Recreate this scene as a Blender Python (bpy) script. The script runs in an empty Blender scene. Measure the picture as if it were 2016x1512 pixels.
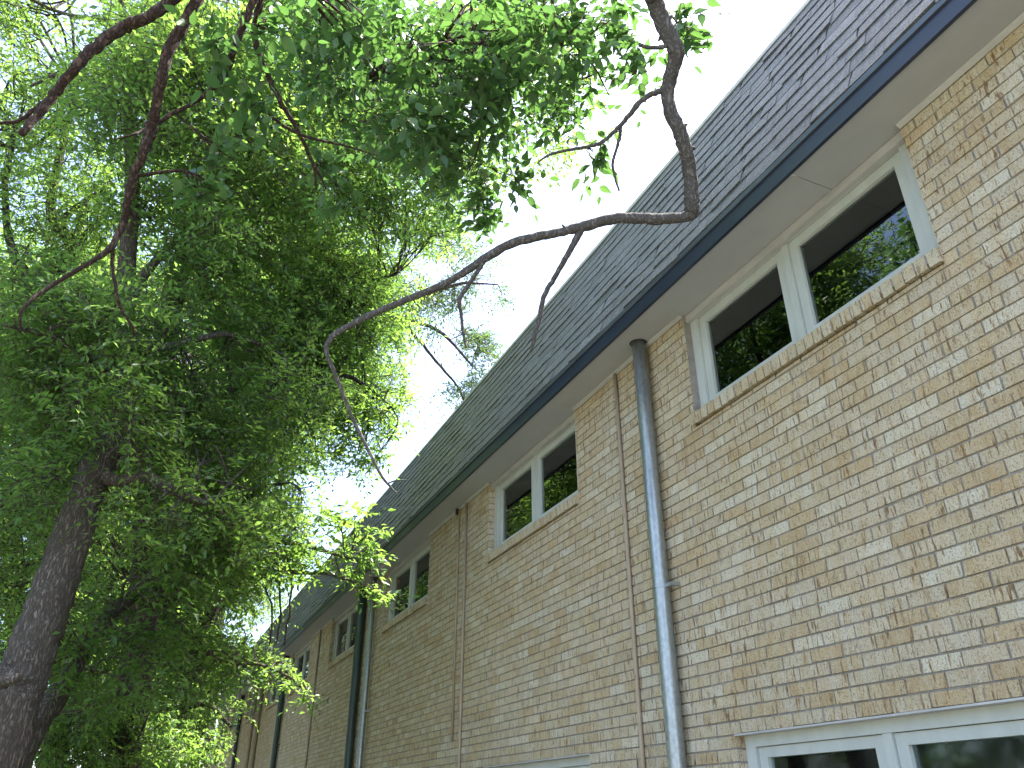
import bpy, math, random
import numpy as np
from mathutils import Vector, Matrix

# ------------------------------------------------------------------ camera, sky, sun, exposure
scene = bpy.context.scene
COL = scene.collection
W_PX, H_PX, F_PX = 2016.0, 1512.0, 1553.6          # photograph size and focal length in its pixels
CAM = np.array([0.0, 0.0, 1.7])
YAW, PITCH = math.radians(24.226), math.radians(28.68)
FWD = np.array([math.sin(YAW) * math.cos(PITCH), math.cos(YAW) * math.cos(PITCH), math.sin(PITCH)])
RGT = np.array([math.cos(YAW), -math.sin(YAW), 0.0])
UPV = np.cross(RGT, FWD)

cam_data = bpy.data.cameras.new('camera')
cam_data.sensor_width = 36.0
cam_data.lens = 36.0 * F_PX / W_PX
cam_data.clip_start = 0.05
cam_data.clip_end = 2000.0
cam = bpy.data.objects.new('camera', cam_data)
COL.objects.link(cam)
m = Matrix.Identity(4)
for i in range(3):
    m[i][0], m[i][1], m[i][2], m[i][3] = RGT[i], UPV[i], -FWD[i], CAM[i]
cam.matrix_world = m
scene.camera = cam

SUN_EL, SUN_AZ = math.radians(68.0), math.radians(98.0)     # azimuth from +Y towards +X
SUN_DIR = Vector((math.cos(SUN_EL) * math.sin(SUN_AZ), math.cos(SUN_EL) * math.cos(SUN_AZ), math.sin(SUN_EL)))
world = bpy.data.worlds.new('World')
scene.world = world
world.use_nodes = True
wn = world.node_tree.nodes
sky = wn.new('ShaderNodeTexSky')
sky.sky_type = 'NISHITA'
sky.sun_disc = False
sky.sun_elevation = SUN_EL
sky.sun_rotation = SUN_AZ
sky.air_density = 0.8
sky.dust_density = 3.0
sky.ozone_density = 1.0
world.node_tree.links.new(sky.outputs['Color'], wn['Background'].inputs['Color'])
wn['Background'].inputs['Strength'].default_value = 0.15
sun_data = bpy.data.lights.new('sun', 'SUN')
sun_data.energy = 4.4
sun_data.angle = math.radians(0.6)
sun_data.color = (1.0, 0.95, 0.86)
sun = bpy.data.objects.new('sun', sun_data)
COL.objects.link(sun)
sun.rotation_euler = SUN_DIR.to_track_quat('Z', 'Y').to_euler()
sun.location = (20, 15, 40)
scene.view_settings.view_transform = 'Standard'
scene.view_settings.look = 'None'
scene.view_settings.gamma = 1.0
scene.view_settings.use_curve_mapping = False
scene.view_settings.exposure = 2.6

scene.cycles.max_bounces = 8
scene.cycles.diffuse_bounces = 4
scene.cycles.glossy_bounces = 3
scene.cycles.transmission_bounces = 5

rng = np.random.default_rng(7)
random.seed(7)


# ------------------------------------------------------------------ helpers
def px(x, y, d):
    """photograph pixel + distance in metres -> point in the place"""
    v = FWD + (x - W_PX / 2) / F_PX * RGT - (y - H_PX / 2) / F_PX * UPV
    return CAM + v / np.linalg.norm(v) * d


def project(pts):
    q = np.asarray(pts) - CAM
    z = q @ FWD
    zz = np.where(z > 0.05, z, 0.05)
    return W_PX / 2 + F_PX * (q @ RGT) / zz, H_PX / 2 - F_PX * (q @ UPV) / zz, z


def add_object(name, data, parent=None, **props):
    o = bpy.data.objects.new(name, data)
    COL.objects.link(o)
    if parent is not None:
        o.parent = parent
    for k, v in props.items():
        o[k] = v
    return o


def thing(name, label, category, loc=(0, 0, 0), group=None):
    o = add_object(name, None, None, label=label, category=category)
    o.location = loc
    o.empty_display_size = 0.2
    if group:
        o['group'] = group
    bpy.context.view_layer.update()
    return o


def to_mesh(name, verts, faces, mat):
    me = bpy.data.meshes.new(name)
    me.from_pydata([tuple(v) for v in verts], [], [tuple(f) for f in faces])
    me.materials.append(mat)
    me.update()
    return me


def tri_mesh(name, verts, tris, mat, var=None):
    """fast path for large triangle soups; var = one value for each triangle"""
    me = bpy.data.meshes.new(name)
    n = len(tris)
    me.vertices.add(len(verts))
    me.vertices.foreach_set('co', np.asarray(verts, dtype=np.float32).ravel())
    me.loops.add(n * 3)
    me.loops.foreach_set('vertex_index', np.asarray(tris, dtype=np.int32).ravel())
    me.polygons.add(n)
    me.polygons.foreach_set('loop_start', np.arange(0, n * 3, 3, dtype=np.int32))
    me.materials.append(mat)
    if var is not None:
        a = me.attributes.new('var', 'FLOAT', 'FACE')
        a.data.foreach_set('value', np.asarray(var, dtype=np.float32))
    me.update(calc_edges=True)
    return me


class MB:
    def __init__(self):
        self.v, self.f, self.t = [], [], []

    def box(self, x0, x1, y0, y1, z0, z1, tint=None):
        b = len(self.v)
        self.v += [(x0, y0, z0), (x1, y0, z0), (x1, y1, z0), (x0, y1, z0), (x0, y0, z1), (x1, y0, z1), (x1, y1, z1), (x0, y1, z1)]
        self.f += [(b, b + 3, b + 2, b + 1), (b + 4, b + 5, b + 6, b + 7), (b, b + 1, b + 5, b + 4), (b + 1, b + 2, b + 6, b + 5), (b + 2, b + 3, b + 7, b + 6), (b + 3, b, b + 4, b + 7)]
        self.t += [tint] * 6
        return self

    def hexa(self, pts, tint=None):
        b = len(self.v)
        self.v += [tuple(p) for p in pts]
        self.f += [(b, b + 3, b + 2, b + 1), (b + 4, b + 5, b + 6, b + 7), (b, b + 1, b + 5, b + 4), (b + 1, b + 2, b + 6, b + 5), (b + 2, b + 3, b + 7, b + 6), (b + 3, b, b + 4, b + 7)]
        self.t += [tint] * 6
        return self

    def build(self, name, mat, parent=None, **props):
        me = to_mesh(name, self.v, self.f, mat)
        if self.t and self.t[0] is not None:
            a = me.attributes.new('tint', 'FLOAT_COLOR', 'FACE')
            a.data.foreach_set('color', np.array(self.t, dtype=np.float32).ravel())
        return add_object(name, me, parent, **props)


def spline(pts, n):
    """Catmull-Rom through rows of pts (any width)"""
    p = np.asarray(pts, float)
    p = np.vstack([2 * p[0] - p[1], p, 2 * p[-1] - p[-2]])
    out = []
    for i in range(1, len(p) - 2):
        t = np.linspace(0, 1, n, endpoint=False)[:, None]
        a, b, c, d = p[i - 1], p[i], p[i + 1], p[i + 2]
        out.append(0.5 * (2 * b + (c - a) * t + (2 * a - 5 * b + 4 * c - d) * t ** 2 + (3 * b - a - 3 * c + d) * t ** 3))
    out.append(p[-2][None])
    return np.vstack(out)


def tube(pts, rad, sides=8, rough=0.0, cap=True):
    """swept tapering tube; returns verts, faces"""
    pts = np.asarray(pts, float)
    rad = np.asarray(rad, float)
    n = len(pts)
    tan = np.gradient(pts, axis=0)
    tan /= np.linalg.norm(tan, axis=1)[:, None] + 1e-9
    ref = np.array([0.31, 0.87, 0.38])
    u = np.cross(tan[0], ref)
    u /= np.linalg.norm(u)
    V, Fc = [], []
    ang = np.arange(sides) / sides * 2 * np.pi
    for i in range(n):
        u = u - tan[i] * (u @ tan[i])
        u /= np.linalg.norm(u) + 1e-9
        w = np.cross(tan[i], u)
        r = rad[i] * (1 + rough * rng.normal(0, 1, sides))
        for k in range(sides):
            V.append(pts[i] + r[k] * (math.cos(ang[k]) * u + math.sin(ang[k]) * w))
    for i in range(n - 1):
        for k in range(sides):
            a, b = i * sides + k, i * sides + (k + 1) % sides
            Fc.append((a, b, b + sides, a + sides))
    if cap:
        Fc.append(tuple(range(sides - 1, -1, -1)))
        Fc.append(tuple(range((n - 1) * sides, n * sides)))
    return V, Fc


def smooth(o):
    o.data.polygons.foreach_set('use_smooth', [True] * len(o.data.polygons))
    return o


# ------------------------------------------------------------------ materials
class NT:
    def __init__(self, name):
        self.m = bpy.data.materials.new(name)
        self.m.use_nodes = True
        self.t = self.m.node_tree
        self.bsdf = self.t.nodes['Principled BSDF']
        self.out = self.t.nodes['Material Output']

    def n(self, kind, **kw):
        nd = self.t.nodes.new('ShaderNode' + kind)
        for k, v in kw.items():
            if k.startswith('_'):
                setattr(nd, k[1:], v)
            else:
                nd.inputs[k.replace('__', ' ')].default_value = v
        return nd

    def l(self, a, b):
        self.t.links.new(a, b)

    def pos(self, scale=(1, 1, 1)):
        g = self.n('NewGeometry')
        mp = self.n('Mapping')
        mp.inputs['Scale'].default_value = scale
        self.l(g.outputs['Position'], mp.inputs['Vector'])
        return mp.outputs['Vector']

    def noise(self, vec, scale, detail=4.0, rough=0.55):
        nd = self.n('TexNoise', Scale=scale, Detail=detail, Roughness=rough)
        if vec is not None:
            self.l(vec, nd.inputs['Vector'])
        return nd.outputs['Fac']

    def ramp(self, fac, stops):
        r = self.n('ValToRGB')
        e = r.color_ramp.elements
        while len(e) < len(stops):
            e.new(0.5)
        for i, (p, c) in enumerate(stops):
            e[i].position = p
            e[i].color = tuple(c) + (1.0,) if len(c) == 3 else c
        self.l(fac, r.inputs['Fac'])
        return r.outputs['Color']

    def mix(self, fac, a, b, mode='MIX'):
        nd = self.n('Mix', _data_type='RGBA', _blend_type=mode)
        for sock, val in ((nd.inputs[0], fac), (nd.inputs[6], a), (nd.inputs[7], b)):
            if hasattr(val, 'node'):
                self.l(val, sock)
            elif isinstance(val, (int, float)):
                sock.default_value = val
            else:
                sock.default_value = tuple(val) + (1.0,)
        return nd.outputs[2]

    def bump(self, height, strength, dist):
        b = self.n('Bump', Strength=strength, Distance=dist)
        self.l(height, b.inputs['Height'])
        self.l(b.outputs['Normal'], self.bsdf.inputs['Normal'])

    def set(self, **kw):
        for k, v in kw.items():
            s = self.bsdf.inputs[k.replace('__', ' ')]
            if hasattr(v, 'node'):
                self.l(v, s)
            elif isinstance(v, tuple):
                s.default_value = v + (1.0,)
            else:
                s.default_value = v
        return self


def mat_simple(name, col, rough=0.6, metal=0.0, var=0.12, scale=(6, 6, 6), bump=0.0):
    t = NT(name)
    v = t.pos(scale)
    f = t.noise(v, 1.0, 6.0, 0.65)
    dark = tuple(c * (1 - 2 * var) for c in col)
    lite = tuple(min(1, c * (1 + var)) for c in col)
    t.set(Base__Color=t.ramp(f, [(0.3, dark), (0.7, lite)]), Roughness=rough, Metallic=metal)
    if bump:
        t.bump(t.noise(t.pos((60, 60, 60)), 1.0, 4.0), 0.4, bump)
    return t.m


def make_brick():
    t = NT('buff_brick')
    at = t.n('Attribute', _attribute_name='tint')
    tint = at.outputs['Color']
    zone = t.noise(t.pos((15, 15, 4)), 1.0, 3.0, 0.6)
    c = t.mix(t.ramp(zone, [(0.40, (0, 0, 0)), (0.62, (1, 1, 1))]), tint, t.mix(1.0, tint, (0.94, 0.87, 0.77), 'MULTIPLY'))
    pale = t.noise(t.pos((24, 24, 7)), 1.0, 2.0, 0.5)
    c = t.mix(t.ramp(pale, [(0.60, (0, 0, 0)), (0.70, (0.45, 0.45, 0.45))]), c, (0.54, 0.50, 0.42))
    streak = t.noise(t.pos((58, 58, 9)), 1.0, 3.0, 0.65)
    smask = t.ramp(streak, [(0.37, (1, 1, 1)), (0.45, (0, 0, 0))])
    where = t.ramp(t.noise(t.pos((10, 10, 6)), 1.0, 2.0), [(0.40, (0.25, 0.25, 0.25)), (0.6, (1, 1, 1))])
    sm = t.mix(1.0, smask, where, 'MULTIPLY')
    c = t.mix(sm, c, (0.20, 0.125, 0.065))
    speck = t.ramp(t.noise(t.pos((120, 120, 95)), 1.0, 3.0, 0.65), [(0.34, (0.85, 0.85, 0.85)), (0.43, (0, 0, 0))])
    c = t.mix(speck, c, (0.16, 0.12, 0.085))
    mott = t.noise(t.pos((210, 210, 150)), 1.0, 3.0, 0.7)
    c = t.mix(1.0, c, t.ramp(mott, [(0.3, (0.72, 0.70, 0.66)), (0.65, (1.14, 1.14, 1.14))]), 'MULTIPLY')
    t.set(Base__Color=c, Roughness=0.9)
    t.bsdf.inputs['Specular IOR Level'].default_value = 0.2
    h = t.mix(0.5, streak, t.noise(t.pos((130, 130, 70)), 1.0, 4.0, 0.7))
    t.bump(h, 1.0, 0.012)
    return t.m


def make_shingle():
    t = NT('asphalt_shingle')
    at = t.n('Attribute', _attribute_name='tint')
    grain = t.noise(t.pos((190, 190, 190)), 1.0, 3.0, 0.75)
    c = t.mix(1.0, at.outputs['Color'], t.ramp(grain, [(0.35, (0.35, 0.35, 0.35)), (0.52, (1, 1, 1)), (0.66, (2.8, 2.8, 2.85))]), 'MULTIPLY')
    st = t.noise(t.pos((20, 42, 7)), 1.0, 4.0, 0.6)
    c = t.mix(1.0, c, t.ramp(st, [(0.35, (0.72, 0.72, 0.74)), (0.68, (1.25, 1.25, 1.25))]), 'MULTIPLY')
    t.set(Base__Color=c, Roughness=0.62)
    t.bsdf.inputs['Specular IOR Level'].default_value = 0.6
    t.bump(t.noise(t.pos((260, 260, 260)), 1.0, 3.0, 0.7), 0.8, 0.006)
    return t.m


def make_bark(name, dark, lite, sc, bump):
    t = NT(name)
    f = t.noise(t.pos((sc, sc, sc * 0.20)), 1.0, 5.0, 0.6)
    fis = t.ramp(f, [(0.40, (1, 1, 1)), (0.49, (0, 0, 0)), (0.52, (0.15, 0.15, 0.15)), (0.62, (1, 1, 1))])
    fine = t.noise(t.pos((sc * 3, sc * 3, sc)), 1.0, 4.0, 0.65)
    c = t.mix(fis, dark, t.ramp(fine, [(0.3, tuple(0.55 * v for v in lite)), (0.7, lite)]))
    t.set(Base__Color=c, Roughness=0.92)
    t.bsdf.inputs['Specular IOR Level'].default_value = 0.2
    t.bump(t.mix(0.35, fis, fine), 1.0, bump)
    return t.m


def make_leaf(name, deep, light, through, tw=0.5):
    t = NT(name)
    at = t.n('Attribute', _attribute_name='var')
    c = t.ramp(at.outputs['Fac'], [(0.0, deep), (1.0, light)])
    t.set(Base__Color=c, Roughness=0.42)
    t.bsdf.inputs['Specular IOR Level'].default_value = 0.45
    tr = t.n('BsdfTranslucent')
    t.l(t.mix(1.0, t.ramp(at.outputs['Fac'], [(0.0, tuple(x * 0.75 for x in through)), (1.0, through)]), (1, 1, 1), 'MULTIPLY'), tr.inputs['Color'])
    mx = t.n('MixShader')
    mx.inputs[0].default_value = tw
    t.l(t.bsdf.outputs[0], mx.inputs[1])
    t.l(tr.outputs[0], mx.inputs[2])
    t.l(mx.outputs[0], t.out.inputs['Surface'])
    return t.m


def make_glass(name, ior, rough):
    t = NT(name)
    fr = t.n('Fresnel', IOR=ior)
    tp = t.n('BsdfTransparent')
    tp.inputs['Color'].default_value = (0.80, 0.86, 0.86, 1)
    gl = t.n('BsdfGlossy', Roughness=rough)
    gl.inputs['Color'].default_value = (0.95, 1.0, 1.0, 1)
    b = t.n('Bump', Strength=0.02, Distance=0.02)
    t.l(t.noise(t.pos((2.2, 2.2, 2.2)), 1.0, 1.0), b.inputs['Height'])
    t.l(b.outputs['Normal'], gl.inputs['Normal'])
    mx = t.n('MixShader')
    t.l(fr.outputs[0], mx.inputs[0])
    t.l(tp.outputs[0], mx.inputs[1])
    t.l(gl.outputs[0], mx.inputs[2])
    t.l(mx.outputs[0], t.out.inputs['Surface'])
    return t.m


def make_galvanised(name, base, rough):
    t = NT(name)
    st = t.noise(t.pos((90, 90, 2.2)), 1.0, 4.0, 0.6)
    sp = t.noise(t.pos((45, 45, 30)), 1.0, 5.0, 0.7)
    c = t.ramp(sp, [(0.3, tuple(x * 0.62 for x in base)), (0.7, base)])
    t.set(Base__Color=c, Metallic=0.7, Roughness=t.ramp(st, [(0.3, (rough * 0.75,) * 3), (0.7, (rough * 1.4,) * 3)]))
    t.bump(st, 0.25, 0.003)
    return t.m


M = {
    'brick': make_brick(),
    'mortar': mat_simple('mortar', (0.27, 0.255, 0.24), 0.95, 0, 0.15, (30, 30, 30), 0.004),
    'shingle': make_shingle(),
    'fascia': mat_simple('navy_fascia', (0.023, 0.030, 0.056), 0.35, 0.0, 0.10, (3, 2, 8)),
    'drip': mat_simple('drip_metal', (0.085, 0.10, 0.125), 0.4, 0.3, 0.1),
    'cap': mat_simple('roof_cap_metal', (0.30, 0.31, 0.27), 0.5, 0.2, 0.15),
    'soffit': mat_simple('soffit_board', (0.37, 0.373, 0.395), 0.85, 0, 0.05, (2.5, 1.2, 2.5)),
    'trim': mat_simple('soffit_trim', (0.43, 0.425, 0.43), 0.7, 0, 0.10, (12, 3, 12)),
    'white': mat_simple('window_paint', (0.46, 0.49, 0.475), 0.5, 0, 0.06, (8, 8, 3)),
    'gap': mat_simple('shadow_gap', (0.05, 0.05, 0.05), 0.9),
    'glass': make_glass('window_glass', 2.1, 0.012),
    'glass_low': make_glass('ground_floor_glass', 1.45, 0.05),
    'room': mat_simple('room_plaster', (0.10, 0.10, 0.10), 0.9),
    'galv': make_galvanised('galvanised_steel', (0.40, 0.43, 0.43), 0.36),
    'greenpipe': mat_simple('green_painted_pipe', (0.035, 0.058, 0.055), 0.35, 0.0, 0.15, (20, 20, 3)),
    'conduit': mat_simple('tan_painted_conduit', (0.36, 0.28, 0.20), 0.6, 0, 0.12, (20, 20, 4)),
    'dark': mat_simple('clip_and_hole_shade', (0.02, 0.022, 0.028), 0.6),  # black of the cable clip and of the shade in the soffit hole
    'roofdeck': mat_simple('roof_membrane', (0.2, 0.2, 0.2), 0.9),
    'bark_grey': make_bark('grey_brown_bark', (0.075, 0.064, 0.054), (0.215, 0.188, 0.158), 48, 0.02),
    'bark_far': make_bark('dark_bark', (0.03, 0.025, 0.02), (0.12, 0.10, 0.085), 14, 0.02),
    'bark_red': make_bark('flaking_red_brown_bark', (0.030, 0.020, 0.017), (0.125, 0.082, 0.066), 60, 0.01),
    'bark_elbow': make_bark('grey_branch_bark', (0.072, 0.067, 0.069), (0.185, 0.172, 0.172), 55, 0.006),
    'leaf_near': make_leaf('hackberry_leaf', (0.030, 0.075, 0.024), (0.06, 0.135, 0.04), (0.13, 0.28, 0.055), 0.38),
    'leaf_mid': make_leaf('ash_leaf', (0.036, 0.088, 0.024), (0.08, 0.175, 0.045), (0.28, 0.48, 0.075), 0.55),
    'leaf_far': make_leaf('far_leaf', (0.036, 0.088, 0.024), (0.08, 0.17, 0.042), (0.27, 0.46, 0.075), 0.55),
    'leaf_pale': make_leaf('pale_leaf', (0.04, 0.075, 0.025), (0.08, 0.14, 0.04), (0.16, 0.27, 0.06), 0.4),
}

# ------------------------------------------------------------------ ground
t = NT('leafy_ground')
gf = t.noise(t.pos((1, 1, 1)), 0.8, 8.0, 0.7)
t.set(Base__Color=t.ramp(gf, [(0.35, (0.07, 0.09, 0.04)), (0.5, (0.13, 0.125, 0.09)), (0.7, (0.20, 0.19, 0.16))]), Roughness=0.95)
gv, gfc = [], []
N = 60
gx = np.sign(np.linspace(-1, 1, N)) * np.abs(np.linspace(-1, 1, N)) ** 3 * 600
for j in range(N):
    for i in range(N):
        r_ = math.hypot(gx[i], gx[j])
        gv.append((gx[i], gx[j], 0.05 * math.sin(gx[i] * 1.3) * math.cos(gx[j] * 0.9) - 0.06))
for j in range(N - 1):
    for i in range(N - 1):
        a = j * N + i
        gfc.append((a, a + 1, a + N + 1, a + N))
ground = add_object('ground', to_mesh('ground', gv, gfc, t.m), None, kind='structure')

# ------------------------------------------------------------------ the brick building
XW = 3.0                       # face of the brickwork
Z0 = CAM[2]
ZTOP = Z0 + 3.093              # underside of the eave
COURSE, BLEN, JOINT = 0.0672, 0.2032, 0.0095
Y_START, Y_END = -2.2, 32.66
Z_LINT = Z0 + 0.388
SILL_B, SILL_T = Z0 + 2.226, Z0 + 2.325
building = thing('apartment_building', 'long two-storey buff brick building with grey shingled mansard roof and white windows', 'building', (XW + 5, 15, 0))
BI = building.matrix_world.inverted()


def bpart(o):
    """parent to the building while keeping world coordinates"""
    o.parent = building
    o.matrix_parent_inverse = BI
    return o


UPPER = [(1.84, 3.75), (5.35, 7.25), (9.15, 11.07), (12.60, 14.50), (16.35, 18.30), (19.42, 21.30), (22.85, 24.80), (26.50, 28.38), (30.15, 32.0)]
LOWER = [(1.83, 3.74), (5.342, 7.26)]
OPEN = [(a, b, SILL_B, ZTOP + 0.2) for a, b in UPPER] + [(a, b, Z0 - 0.92, Z_LINT) for a, b in LOWER]

# mortar backing with real openings
ys = sorted({Y_START, Y_END} | {v for a, b, _, _ in OPEN for v in (a - 0.007, b + 0.007)})
zs = sorted({-0.3, ZTOP + 0.02} | {v for _, _, c, d in OPEN for v in (c - 0.007, d + 0.007) if v < ZTOP})
mb = MB()
for i in range(len(ys) - 1):
    for j in range(len(zs) - 1):
        cy, cz = (ys[i] + ys[i + 1]) / 2, (zs[j] + zs[j + 1]) / 2
        if any(a < cy < b and c < cz < d for a, b, c, d in OPEN):
            continue
        mb.box(XW + 0.008, XW + 0.30, ys[i], ys[i + 1], zs[j], zs[j + 1])
wall = bpart(mb.build('wall', M['mortar']))

# bricks
PAL = [((0.555, 0.480, 0.370), 6), ((0.545, 0.460, 0.335), 6), ((0.530, 0.425, 0.285), 3), ((0.550, 0.470, 0.365), 5), ((0.60, 0.55, 0.46), 3), ((0.51, 0.395, 0.255), 1)]
PALN = np.array([p for p, _ in PAL])
PALW = np.array([w for _, w in PAL], float)
PALW /= PALW.sum()


def brick_tint():
    c = PALN[rng.choice(len(PALN), p=PALW)]
    c = (c * 0.87 + c.mean() * 0.13) * np.array([0.97, 0.985, 0.95]) * rng.normal(0.98, 0.035)
    return (float(c[0]), float(c[1]), float(c[2]), 1.0)


bricks = []     # y0 y1 z0 z1
k0 = math.floor((0 - Z_LINT) / COURSE)
k = k0
while True:
    za = Z_LINT + k * COURSE + JOINT * 0.0
    zb = za + COURSE - JOINT
    if za > ZTOP - 0.01:
        break
    zb = min(zb, ZTOP)
    off = (k % 2) * BLEN / 2 + rng.normal(0, 0.006)
    y = Y_START + off - BLEN
    while y < Y_END:
        a, b = max(y + rng.normal(0, 0.0012), Y_START), min(y + BLEN - JOINT + rng.normal(0, 0.0012), Y_END)
        y += BLEN
        if b - a < 0.03:
            continue
        segs = [(a, b, za, zb)]
        for (oa, ob, oc, od) in OPEN:
            new = []
            for (sa, sb, sc, sd) in segs:
                if sb <= oa or sa >= ob or sd <= oc + 0.002 or sc >= od - 0.002:
                    new.append((sa, sb, sc, sd))
                    continue
                if sa < oa - 0.02:
                    new.append((sa, oa, sc, sd))
                if sb > ob + 0.02:
                    new.append((ob, sb, sc, sd))
                ia, ib = max(sa, oa), min(sb, ob)
                if sc < oc - 0.012 and ib - ia > 0.02:
                    new.append((ia, ib, sc, oc - 0.004))
            segs = new
        bricks += segs
    k += 1
bricks = np.array(bricks)
cx = np.column_stack([np.full(len(bricks), XW), (bricks[:, 0] + bricks[:, 1]) / 2, (bricks[:, 2] + bricks[:, 3]) / 2])
u_, v_, z_ = project(cx)
dist = np.linalg.norm(cx - CAM, axis=1)
size = (bricks[:, 1] - bricks[:, 0]) / dist ** 2
inframe = (u_ > 0) & (u_ < W_PX) & (v_ > 0) & (v_ < H_PX) & (z_ > 0)
order = np.argsort(-np.where(inframe, size, -1))
single = set(order[:300].tolist())


def brick_corners(y0, y1, z0, z1, depth=0.10):
    f = rng.normal(0, 0.0012)
    j = rng.normal(0, 0.0009, 8)
    tl = rng.normal(0, 0.0010, 4)
    xf = XW + f
    return [(xf + tl[0], y0 + j[0], z0 + j[1]), (XW + depth, y0 + j[0], z0 + j[1]), (XW + depth, y1 + j[2], z0 + j[3]), (xf + tl[1], y1 + j[2], z0 + j[3]),
            (xf + tl[2], y0 + j[4], z1 + j[5]), (XW + depth, y0 + j[4], z1 + j[5]), (XW + depth, y1 + j[6], z1 + j[7]), (xf + tl[3], y1 + j[6], z1 + j[7])]


rest = MB()
shared = []
for i in range(24):
    q = MB().hexa([tuple(np.array(p) - np.array([XW, 0, 0])) for p in brick_corners(-(BLEN - JOINT) / 2, (BLEN - JOINT) / 2, -(COURSE - JOINT) / 2, (COURSE - JOINT) / 2)], brick_tint())
    me = to_mesh('brick', q.v, q.f, M['brick'])
    a_ = me.attributes.new('tint', 'FLOAT_COLOR', 'FACE')
    a_.data.foreach_set('color', np.array(q.t, dtype=np.float32).ravel())
    shared.append(me)
for i, (y0, y1, z0, z1) in enumerate(bricks):
    if i in single:
        if abs((y1 - y0) - (BLEN - JOINT)) < 0.008 and abs((z1 - z0) - (COURSE - JOINT)) < 0.004:
            o = add_object('brick', shared[rng.integers(24)], wall)
            o.location = (XW + rng.normal(0, 0.001), (y0 + y1) / 2, (z0 + z1) / 2)
        else:
            MB().hexa(brick_corners(y0, y1, z0, z1), brick_tint()).build('brick', M['brick'], wall)
    else:
        rest.hexa(brick_corners(y0, y1, z0, z1), brick_tint())
rest.build('brickwork', M['brick'], wall, kind='stuff')

# body of the building behind the facade
DEPTH = 10.0
mb = MB()
mb.box(XW + 0.31, XW + DEPTH, Y_END - 0.3, Y_END - 0.012, -0.3, ZTOP + 0.6)
bpart(mb.build('end_wall', M['mortar']))
mb = MB()
mb.box(XW + DEPTH - 0.3, XW + DEPTH, Y_START, Y_END - 0.31, -0.3, ZTOP + 0.6)
bpart(mb.build('rear_wall', M['mortar']))

# eave: fascia, drip edge, soffit boards, trims
XF = XW - 0.295
FAS = 0.090
DRIP = 0.038
bpart(MB().box(XF, XF + 0.022, Y_START, Y_END + 0.3, ZTOP - 0.012, ZTOP + FAS).build('fascia', M['fascia']))
bpart(MB().box(XF - 0.012, XF + 0.02, Y_START, Y_END + 0.3, ZTOP + FAS + 0.003, ZTOP + FAS + DRIP).build('drip_edge', M['drip']))
seams = [Y_START] + [2.339 + 4.77 * k for k in range(7)] + [Y_END + 0.3]
for a, b in zip(seams[:-1], seams[1:]):
    bpart(MB().box(XF + 0.0235, XW + 0.075, a + 0.002, b - 0.002, ZTOP + 0.003, ZTOP + 0.016).build('soffit_panel', M['soffit']))
trim_edges = [Y_START] + [v for ab in UPPER for v in ab] + [Y_END]
for i in range(0, len(trim_edges), 2):
    a, b = trim_edges[i], trim_edges[i + 1]
    n_ = MB()
    n_.hexa([(XW - 0.024, a, ZTOP - 0.006), (XW - 0.002, a, ZTOP - 0.020), (XW - 0.002, b, ZTOP - 0.020), (XW - 0.024, b, ZTOP - 0.006),
             (XW - 0.026, a, ZTOP + 0.002), (XW - 0.002, a, ZTOP + 0.002), (XW - 0.002, b, ZTOP + 0.002), (XW - 0.026, b, ZTOP + 0.002)])
    bpart(n_.build('soffit_trim', M['trim']))

# mansard
TH = math.radians(71.0)
ROWS = 12
EXPO = 0.140
S_DIR = np.array([math.cos(TH), 0, math.sin(TH)])
S_NRM = np.array([-math.sin(TH), 0, math.cos(TH)])
R0 = np.array([XF - 0.002, 0, ZTOP + FAS + DRIP + 0.004])
SLEN = ROWS * EXPO + 0.02
top = R0 + S_DIR * SLEN
mb = MB()
back = S_NRM * -0.03
mb.hexa([tuple(R0 + [0, Y_START, 0] + S_NRM * -0.002), tuple(R0 + [0, Y_START, 0] + back), tuple(R0 + [0, Y_END + 0.3, 0] + back), tuple(R0 + [0, Y_END + 0.3, 0] + S_NRM * -0.002),
         tuple(top + [0, Y_START, 0] + S_NRM * -0.002), tuple(top + [0, Y_START, 0] + back), tuple(top + [0, Y_END + 0.3, 0] + back), tuple(top + [0, Y_END + 0.3, 0] + S_NRM * -0.002)])
roof = bpart(mb.build('roof', M['drip']))
sh = []
for r in range(ROWS):
    y = Y_START - rng.uniform(0, 0.3)
    zoff = rng.normal(0, 0.002)
    while y < Y_END + 0.3:
        w = rng.uniform(0.13, 0.42)
        sh.append((r, y, min(y + w - 0.002, Y_END + 0.3), zoff))
        y += w


def shingle_pts(r, y0, y1, zoff):
    """tapered slab with a swollen lower half: rows of four points at butt, belly and head"""
    lo = EXPO * r + zoff
    hi = lo + EXPO * 1.22
    th = rng.normal(0.0145, 0.0016)
    d0, d1 = rng.normal(0, 0.0085, 2)
    k0, k1 = rng.normal(0, 0.003, 2)
    sk = rng.normal(0, 0.014)
    be = lo + EXPO * rng.uniform(0.40, 0.60)

    def P(s, y, n):
        return tuple(R0 + S_DIR * s + S_NRM * n + np.array([0, y, 0]))
    out = []
    for s_, n0, n1, dy in ((None, th + k0, th + k1, 0), (be, th * 0.93 + k0 * 0.5, th * 0.93 + k1 * 0.5, sk * 0.5), (hi, 0.004, 0.004, sk)):
        sa, sb = (lo + d0, lo + d1) if s_ is None else (s_, s_)
        out += [P(sa, y0 + dy, n0), P(sa, y0 + dy, 0.0004), P(sb, y1 + dy, 0.0004), P(sb, y1 + dy, n1)]
    return out


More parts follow.
